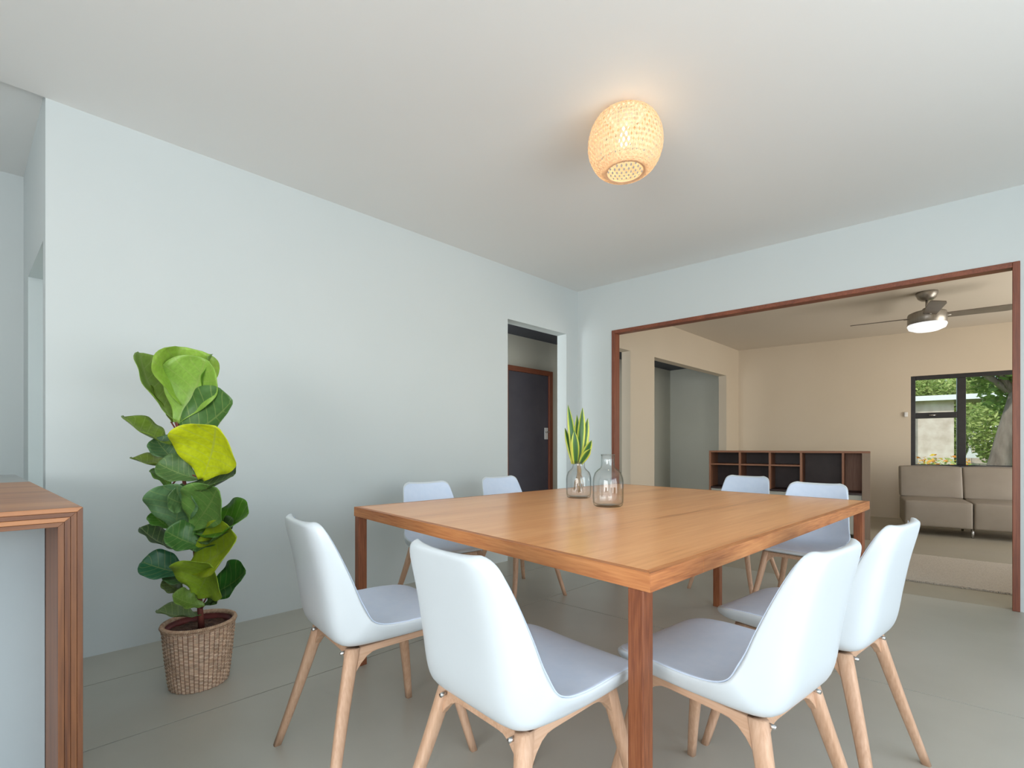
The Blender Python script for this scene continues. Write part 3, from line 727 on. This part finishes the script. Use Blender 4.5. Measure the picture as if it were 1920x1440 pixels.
for k in range(4):                                  # laminated edge, mitred at the corner
    t0, t1_ = KT * k / 4 + .0002, KT * (k + 1) / 4 - .0002
    def face(quad, mat):
        y0, y1 = Vector((0, 0)), kd * (LAM - .0003); n4 = len(quad)
        vs = [(x + y0.x, y0.y, z) for x, z in quad] + [(x + y1.x, y1.y, z) for x, z in quad]
        fs = [tuple(range(n4)), tuple(reversed(range(n4, 2 * n4)))] + [(i, n4 + i, n4 + (i + 1) % n4, (i + 1) % n4) for i in range(n4)]
        MB().add(vs, fs).build('edge_lamination', mat, ctr, bevel=.0006)
    face([(-LEN, KH - t1_), (-t1_, KH - t1_), (-t0, KH - t0), (-LEN, KH - t0)], (bar_top, bar_edge)[k % 2])
    face([(-t1_, 0), (-t0, 0), (-t0, KH - t0), (-t1_, KH - t1_)], (bar_leg, bar_edge_v)[k % 2])
MB().prism(kpoly(-LEN, -KT - .001, .2, .24), 0.0, KH - KT - .0005).build('front_panel', panel_m, ctr)
wt = MB().prism(kpoly(-LEN, 0, DEP + .003, DEP + .65), KH - .03, KH).build('kitchen_worktop', grey_stone, None, bevel=.002)
wt.location = ctr.location; wt.rotation_euler = ctr.rotation_euler; tag(wt, 'grey kitchen worktop continuing behind the bar counter', 'worktop')
wc = MB().prism(kpoly(-LEN, -.01, DEP + .02, DEP + .63), 0, KH - .03).build('kitchen_cabinet', panel_m, None, bevel=.002)
wc.location = ctr.location; wc.rotation_euler = ctr.rotation_euler; tag(wc, 'pale kitchen cabinet under the grey worktop', 'cabinet')

# ---------------------------------------------------------------- living room: cubby cabinet
cbR = floor_at(1632, 1013); cbR = Vector((cbR.x, cbR.y)); CD = Vector((-.80, .60))
CL, CHH, CDP = 1.70, .985, .40
cab = empty('cubby_cabinet', (*(cbR + CD * CL), 0), math.atan2(-CD.y, -CD.x))    # local x runs to its right end, local +y away from the table
tag(cab, 'brown wooden cubby cabinet with dark open compartments over a pale base', 'cabinet')
tk = .022; Z0, ZM = .515, .86
MB().box(0, CL, 0, CDP, CHH - tk, CHH).build('top_panel', cab_wood, cab, bevel=.0015)
MB().box(0, tk, 0, CDP, 0, CHH - tk).build('end_panel', cab_wood_v, cab, bevel=.0015)
MB().box(CL - .075, CL, 0, CDP, 0, CHH - tk).build('end_panel', cab_grey, cab, bevel=.0015)
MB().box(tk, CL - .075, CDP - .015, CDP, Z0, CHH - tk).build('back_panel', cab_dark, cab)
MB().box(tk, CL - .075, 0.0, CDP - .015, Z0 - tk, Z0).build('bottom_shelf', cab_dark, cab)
MB().box(tk, CL - .075, .03, CDP, .04, Z0 - tk).build('base_box', cab_pale, cab)
MB().box(1.44 + tk, CL - .075, CDP - .03, CDP - .016, Z0, CHH - tk).build('inner_panel', cab_wood_v, cab)
xs = [.36, .70, 1.03, 1.44]
for x in xs: MB().box(x, x + tk, .004, CDP - .015, Z0, CHH - tk).build('divider', cab_wood_v, cab, bevel=.001)
for a, b in ((tk, .36), (.36 + tk, .70), (.70 + tk, 1.03)): MB().box(a, b, .006, CDP - .015, .80, .80 + .018).build('shelf', cab_wood, cab, bevel=.001)
dl = (CL - .075 - tk) / 3
for k in range(3): MB().box(tk + k * dl + .003, tk + (k + 1) * dl - .003, .012, .03, .05, Z0 - tk - .004).build('drawer_front', cab_pale, cab, bevel=.002)

# ---------------------------------------------------------------- sofa
sb = floor_at(1716, 1002); SD = Vector((.81, -.586)).normalized()
sofa = empty('sofa', (sb.x - SD.x * .10, sb.y - SD.y * .10, 0), math.atan2(SD.y, SD.x))   # local x along the seat, local +y to its back
tag(sofa, 'taupe leather sofa with separate seat modules under the window', 'sofa')
sw = .60
def cushion(x0, x1, y0, y1, z0, z1, nm, puff=.015, lean=0):
    m = MB(); nx, ny, nz = 8, 8, 6; vs = []
    def pos(u, v, w):
        x = x0 + (x1 - x0) * u; y = y0 + (y1 - y0) * v + lean * w; z = z0 + (z1 - z0) * w
        f = lambda t: 1 - (2 * t - 1) ** 2
        x += puff * .3 * (2 * u - 1) * f(v) * f(w); y += puff * (2 * v - 1) * f(u) * f(w); z += puff * (2 * w - 1) * f(u) * f(v)
        return (x, y, z)
    idx = {}
    def vid(i, j, k):
        if (i, j, k) not in idx: idx[(i, j, k)] = len(m.v); m.v.append(pos(i / nx, j / ny, k / nz))
        return idx[(i, j, k)]
    for i in range(nx):
        for j in range(ny):
            m.f.append((vid(i, j, 0), vid(i, j + 1, 0), vid(i + 1, j + 1, 0), vid(i + 1, j, 0))); m.f.append((vid(i, j, nz), vid(i + 1, j, nz), vid(i + 1, j + 1, nz), vid(i, j + 1, nz)))
    for i in range(nx):
        for k in range(nz):
            m.f.append((vid(i, 0, k), vid(i + 1, 0, k), vid(i + 1, 0, k + 1), vid(i, 0, k + 1))); m.f.append((vid(i, ny, k), vid(i, ny, k + 1), vid(i + 1, ny, k + 1), vid(i + 1, ny, k)))
    for j in range(ny):
        for k in range(nz):
            m.f.append((vid(0, j, k), vid(0, j, k + 1), vid(0, j + 1, k + 1), vid(0, j + 1, k))); m.f.append((vid(nx, j, k), vid(nx, j + 1, k), vid(nx, j + 1, k + 1), vid(nx, j, k + 1)))
    m.mi = [0] * len(m.f)
    return m.build(nm, sofa_m, sofa, True, bevel=.018, seg=3)
for k in range(3):
    cushion(k * sw + .004, (k + 1) * sw - .004, 0, .72, .105, .40, 'seat_module', .012)
    cushion(k * sw - .012 + .012, (k + 1) * sw - .004, .56, .76, .40, .785, 'back_cushion', .014, .10)
for x in (.10, sw, 2 * sw, 3 * sw - .1):
    for y in (.06, .66): MB().tube([(x, y, .11), (x, y, 0)], [.016, .012], 10).build('leg', black_al if x < .2 else screw_m, sofa, True)

# ---------------------------------------------------------------- rug
r0 = floor_at(1690, 1087); r1 = floor_at(1910, 1117); rd = Vector((r1.x - r0.x, r1.y - r0.y)).normalized(); rn = Vector((-rd.y, rd.x))
rb = Vector((r0.x, r0.y)) - rd * .25
m = MB(); nx, ny = 120, 60; RLN, RWD = 2.3, 1.18
for i in range(nx + 1):
    for j in range(ny + 1):
        q = rb + rd * (RLN * i / nx) + rn * (RWD * j / ny); m.v.append((q.x, q.y, .010 + (.0015 if (i + j) % 2 else -.0015)))
m.f = [(i * (ny + 1) + j, (i + 1) * (ny + 1) + j, (i + 1) * (ny + 1) + j + 1, i * (ny + 1) + j + 1) for i in range(nx) for j in range(ny)]; m.mi = [0] * len(m.f)
ru = empty('rug', (0, 0, 0)); tag(ru, 'woven beige wool rug on the living room floor', 'rug')
pl = m.build('woven_field', rug_m, ru)
m = MB(); m.prism([rb, rb + rd * RLN, rb + rd * RLN + rn * RWD, rb + rn * RWD], .0005, .0085); m.build('backing', rug_m, ru)
m = MB()
for k in range(260):
    q = rb + rd * (RLN * (k + .5) / 260) - rn * .002; e = q - rn * random.uniform(.012, .022) + rd * random.uniform(-.004, .004)
    m.tube([(q.x, q.y, .008), (e.x, e.y, .003)], .0022, 5)
tag(m.build('fringe', rug_m, ru), kind='stuff')

# ---------------------------------------------------------------- ceiling fan
fY = (CEIL - H) * F / (HZ - 548); fan = empty('ceiling_fan', ((1738 - 960) / F * fY, fY, CEIL)); tag(fan, 'brushed nickel ceiling fan with four taupe blades and a white light', 'fan')
MB().lathe([(0.0005, 0), (.092, 0), (.094, -.018), (.075, -.065), (.05, -.085), (0.0005, -.088)], 40).build('canopy', nickel, fan, True)
MB().tube([(0, 0, -.08), (0, 0, -.185)], .013, 16).build('down_rod', nickel, fan, True)
MB().lathe([(0.0005, -.165), (.03, -.168), (.055, -.195), (.06, -.21), (.06, -.215), (0.0005, -.215)], 32).build('rod_cover', nickel, fan, True)
MB().lathe([(0.0005, -.205), (.12, -.207), (.155, -.222), (.162, -.24), (.162, -.335), (.15, -.342), (0.0005, -.342)], 48).build('motor_housing', nickel, fan, True)
MB().lathe([(0.0005, -.338), (.158, -.338), (.163, -.352), (.15, -.385), (.10, -.408), (0.0005, -.415)], 48).build('light_diffuser', diffuser_m, fan, True)
for k, an in enumerate((-34, 56, 146, 236)):
    a = R(an); ca, sa = math.cos(a), math.sin(a); m = MB(); vs = []; n = 12
    for i in range(n):
        u = i / (n - 1); x = .13 + .53 * u; hw = .052 + .012 * u
        if u > .93: hw *= .8
        pit = R(-13)
        for s in (-1, 1):
            y = s * hw; z = -.262 + y * math.tan(pit)
            for dz in (.004, -.004): vs.append((x * ca - y * sa, x * sa + y * ca, z + dz))
    fs = []
    for i in range(n - 1):
        b = i * 4
        for q in ((0, 2, 6, 4), (1, 5, 7, 3), (0, 4, 5, 1), (2, 3, 7, 6)): fs.append(tuple(b + t for t in q))
    fs += [(0, 1, 3, 2), tuple((n - 1) * 4 + t for t in (0, 2, 3, 1))]
    bl = m.add(vs, fs).build('blade', blade_m, fan)
    MB().tube([(.10 * ca, .10 * sa, -.266), (.19 * ca, .19 * sa, -.266)], .014, 8, True, .5).build('blade_arm', nickel, bl, True)

# ---------------------------------------------------------------- garden outside the window
GZ = -.15
gd = MB().prism([FW0 - FWD * 12 + FWN * .25, FW0 + FWD * 30 + FWN * .25, FW0 + FWD * 40 + FWN * 45, FW0 - FWD * 25 + FWN * 45], GZ - .1, GZ).build('ground', grass_m); struct(gd, 'green garden lawn outside the window')
def leaves(center, rad, n, size, flat=.8):
    m = MB()
    for _ in range(n):
        while True:
            q = Vector((random.uniform(-1, 1), random.uniform(-1, 1), random.uniform(-1, 1)))
            if .25 < q.length < 1: break
        c = Vector(center) + Vector((q.x * rad[0], q.y * rad[1], q.z * rad[2]))
        a = Vector((random.gauss(0, 1), random.gauss(0, 1), random.gauss(0, .6))).normalized(); b = a.orthogonal().normalized(); b.rotate(Matrix.Rotation(random.uniform(0, 6.28), 3, a))
        s = size * random.uniform(.6, 1.3)
        m.add([c - a * s, c + b * s * .45, c + a * s, c - b * s * .45], [(0, 1, 2, 3)])
    return m
def gp(px, Y): return Vector(((px - 960) / F * Y, Y))
def tree(px, Y, lean, rad, h, crowns, label, mat, lsize=.10, n=6500):
    b = gp(px, Y); e = empty('garden_tree', (b.x, b.y, GZ)); tag(e, label, 'tree', 'garden trees')
    pts = [(0, 0, -.05), (lean[0] * .2, lean[1] * .2, h * .22), (lean[0] * .55, lean[1] * .55, h * .55), (lean[0], lean[1], h)]
    MB().tube(catmull(pts, 10), [rad * 1.7, rad * 1.25, rad * 1.1, rad, rad * .95, rad * .9, rad * .8, rad * .7, rad * .6, rad * .45], 14).build('trunk', bark_m, e, True)
    for c, r in crowns:
        tag(leaves(c, r, n, lsize).build('foliage', mat, e), kind='stuff')
        MB().tube([(lean[0] * .6, lean[1] * .6, h * .6), (c[0] * .7, c[1] * .7, c[2] * .8), tuple(c)], [rad * .5, rad * .3, rad * .1], 8).build('branch', bark_m, e, True)
    return e
tree(1862, 12.5, (.75, -.3, 0), .22, 4.2, [((.1, .6, 4.1), (1.6, 1.3, .9)), ((1.8, .2, 3.4), (1.8, 1.5, 1.6)), ((2.2, .3, 2.0), (1.0, 1.0, 1.3)), ((-.3, .3, 4.9), (2.4, 1.6, .9))], 'leaning garden tree with a thick grey trunk', fol_a)
tree(1770, 29.0, (-.3, 0, 0), .22, 4.2, [((0, -.3, 3.1), (1.5, 1.4, 1.1)), ((1.3, .2, 4.3), (2.2, 1.8, 1.4)), ((-1.6, 0, 4.4), (1.8, 1.6, 1.2))], 'bushy light green tree behind the outbuilding path', fol_b, .13)
tree(2290, 24.0, (.2, 0, 0), .25, 4.8, [((-1.2, 0, 3.3), (2.6, 2.0, 2.2)), ((1.6, 0, 3.6), (2.4, 2.0, 2.0))], 'dense dark green tree at the end of the lawn', fol_a, .14)
tree(1690, 36.0, (0, 0, 0), .25, 5.0, [((0, 0, 4.4), (3.0, 2.4, 2.0)), ((3.2, 0, 4.0), (2.6, 2.4, 2.2))], 'tall green tree rising over the outbuilding roof', fol_a, .16)
ob = gp(1700, 19.5); obd = Vector((.83, -.557)); obn = Vector((.557, .83))
oe = empty('outbuilding', (ob.x, ob.y, GZ), math.atan2(obd.y, obd.x)); tag(oe, 'low tan outbuilding with a white fascia across the garden', 'building')
MB().box(-2.6, 1.45, 0, 3, 0, 3.12).build('wall', render_m, oe)
MB().box(-2.7, 4.2, -.25, 3.2, 3.15, 3.21).build('roof', roof_m, oe); MB().box(-2.7, 4.2, -.29, -.25, 3.05, 3.25).build('fascia', fascia_m, oe)
MB().box(.10, .2, -.22, -.14, 0, 3.15).build('veranda_post', black_al, oe)
MB().box(3.9, 4.0, -.2, -.1, 0, 3.15).build('veranda_post', fascia_m, oe)
wlp = gp(1800, 25); we = empty('garden_wall', (wlp.x, wlp.y, GZ), math.atan2(obd.y, obd.x)); tag(we, 'pale stone boundary wall at the back of the garden', 'wall')
for rI in range(5):
    for k in range(14):
        x = -4.2 + k * .62 + (.31 if rI % 2 else 0)
        MB().box(x + .008, x + .612, 0 + random.uniform(-.02, .02), .3, rI * .3 + .006, rI * .3 + .294).build('stone_block', render_m if (k + rI) % 3 else fascia_m, we)
def hedge(px, Y, r, hgt, label, mat):
    b = gp(px, Y); e = empty('garden_shrub', (b.x, b.y, GZ)); tag(e, label, 'shrub', 'tall shrubs at the garden wall')
    tag(leaves((0, 0, hgt * .55), (r, r * .8, hgt * .5), 5200, .11).build('foliage', mat, e), kind='stuff')
    MB().tube([(0, 0, -.02), (.05, 0, hgt * .6)], [.09, .04], 8).build('stem', bark_m, e, True)
hedge(1880, 22.0, 1.35, 3.6, 'tall leafy shrub right behind the leaning tree', fol_b)
hedge(2030, 23.5, 1.3, 3.8, 'tall dark green shrub beside the leaning tree', fol_a)
hedge(1785, 23.8, .65, 2.6, 'rounded light green shrub beside the outbuilding', fol_b)
def flower_bush(px, Y, r, label, fm):
    b = gp(px, Y); e = empty('flower_bush', (b.x, b.y, GZ)); tag(e, label, 'bush', 'flowering bushes on the lawn')
    tag(leaves((0, 0, r * .55), (r, r, r * .6), 900, .05).build('foliage', fol_b, e), kind='stuff'); tag(leaves((0, 0, r * .7), (r, r, r * .55), 420, .05).build('blossoms', fm, e), kind='stuff')
flower_bush(1762, 11.2, .80, 'orange and yellow flowering bush by the outbuilding', flower_m)
flower_bush(1858, 9.8, .62, 'low orange and yellow flowering bush at the foot of the leaning tree', flower_m)
